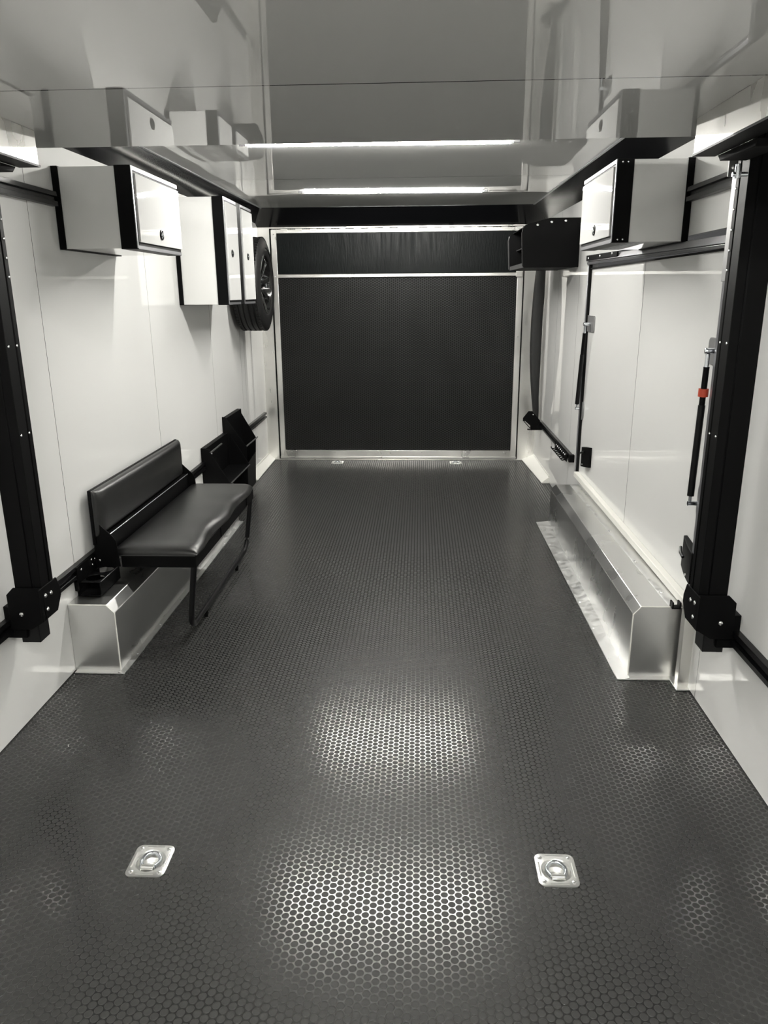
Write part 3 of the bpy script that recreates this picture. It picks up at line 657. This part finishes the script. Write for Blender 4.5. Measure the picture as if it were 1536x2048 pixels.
# ================================================================ floor tie-downs
def tiedown(x, y, label):
    t = thing('tie_down_ring', label, 'tie-down ring', (x, y, -.02), 'D-ring tie-downs in the floor')
    w_, h_, rc, zt = .0525, .0590, .037, .0042
    n = 40; mb = MB(); out, mid, inn = [], [], []
    rr = .018
    def outer(a):
        ca, sa = math.cos(a), math.sin(a); s = min(w_/abs(ca) if abs(ca) > 1e-6 else 9, h_/abs(sa) if abs(sa) > 1e-6 else 9)
        px, py = ca*s, sa*s
        # round the corner
        cx_, cy_ = w_-rr, h_-rr
        if abs(px) > cx_ and abs(py) > cy_:
            sx_, sy_ = math.copysign(cx_, px), math.copysign(cy_, py)
            # ray-circle intersection
            dx, dy = ca, sa; b_ = dx*sx_+dy*sy_; c2 = sx_*sx_+sy_*sy_-rr*rr; s = b_+math.sqrt(max(0, b_*b_-c2)); px, py = dx*s, dy*s
        return px, py
    n = 96
    L = []
    prof = [('o', 1.0, .0005), ('o', 1.0, .0036), ('o', .975, zt), ('c', .041, zt), ('c', .037, .0005), ('c', .034, -.016), ('c', .026, -.024), ('c', .001, -.024)]
    for kind, s, z in prof:
        ring = []
        for k in range(n):
            a = 2*math.pi*k/n
            if kind == 'o': px, py = outer(a); px *= s; py *= s
            else: px, py = s*math.cos(a), s*math.sin(a) - .001
            ring.append(mb.bm.verts.new((x+px, y+py, z)))
        L.append(ring)
    for A, B in zip(L, L[1:]):
        for k in range(n): mb.bm.faces.new((A[k], A[(k+1) % n], B[(k+1) % n], B[k]))
    mb.build('pan', 'zinc', t, sharp=28)
    ridge = MB()
    for s in (-1, 1):
        ridge.tube([(x+s*.0445, y-.026, zt), (x+s*.0445, y+.026, zt)], .0022, 8)
        ridge.tube([(x-.024, y+s*.050, zt), (x+.024, y+s*.050, zt)], .0022, 8)
    ridge.build('pressed_ridge', 'zinc', t)
    pts = [(x-.017, y-.018, 0)] + [(x+.025*math.cos(math.radians(a)), y+.004+.024*math.sin(math.radians(a)), -.001+.006*max(0, math.sin(math.radians(a)))) for a in range(205, -26, -14)] + [(x+.017, y-.018, 0)]
    MB().tube(pts, .0055, 12).tube([(x-.02, y-.019, 0), (x+.02, y-.019, 0)], .0055, 12).build('ring', 'chrome', t, label='bright D-shaped ring')
    MB().tube([(x-.017, y-.022, 0), (x+.017, y-.022, 0)], .0085, 14).box(x-.017, x+.017, y-.034, y-.022, -.004, .0055).build('ring_clamp', 'zinc', t, bevel=.001)
    for sx in (-1, 1):
        for sy_ in (-1, 1): screw(t, (x+sx*.038, y+sy_*.043, zt-.0005), 'z', 1, .0072)
    return t
labs = ['steel D-ring tie-down in the floor, near left of the view', 'steel D-ring tie-down in the floor, near right of the view',
        'steel D-ring tie-down at the foot of the ramp door, on the left', 'steel D-ring tie-down at the foot of the ramp door, on the right']
for (x, y), lb in zip(RINGS, labs): tiedown(x, y, lb)

# ================================================================ LED strips
def led(x0, x1, y0, y1, z, label):
    t = thing('led_light', label, 'light', ((x0+x1)/2, (y0+y1)/2, z-.016), 'LED light bars on the ceiling')
    MB().loft([(x0, y0-.013, z-.004), (x0, y0+.013, z-.004), (x0, y0+.013, z+.0), (x0, y0-.013, z+.0)], [(x1, y1-.013, z-.004), (x1, y1+.013, z-.004), (x1, y1+.013, z+.0), (x1, y1-.013, z+.0)]).build('housing', 'whitetrim', t)
    MB().loft([(x0+.01, y0-.009, z-.014), (x0+.01, y0+.009, z-.014), (x0+.01, y0+.009, z-.004), (x0+.01, y0-.009, z-.004)], [(x1-.01, y1-.009, z-.014), (x1-.01, y1+.009, z-.014), (x1-.01, y1+.009, z-.004), (x1-.01, y1-.009, z-.004)]).build('diffuser', 'led', t, label='glowing white diffuser')
    MB().box(x0-.03, x0, y0-.008, y0+.008, z-.012, z).build('end_cap', 'frame_grey', t)
    MB().box(x1, x1+.03, y1-.008, y1+.008, z-.012, z).build('end_cap', 'frame_grey', t)
def hz(y): return H0 + (H1-H0)*(y-YF)/(6.5-YF)
led(-.630, .600, 3.76, 3.79, hz(3.77)-.0005, 'glowing white LED bar on the ceiling, just beyond the bed edge')
led(-.625, .605, 5.49, 5.56, hz(5.65)-.0005, 'glowing white LED bar on the ceiling, farther one near the ramp')
led(-.610, .610, .10, .10, hz(.1)-.0005, 'added LED bar above the camera, out of view, lighting the foreground')  # unseen bar, added to light the foreground floor and near walls
led(-.610, .610, -.35, -.35, hz(-.35)-.0005, 'added fill LED bar behind the camera, out of view')  # second unseen bar, added for more light on the near walls
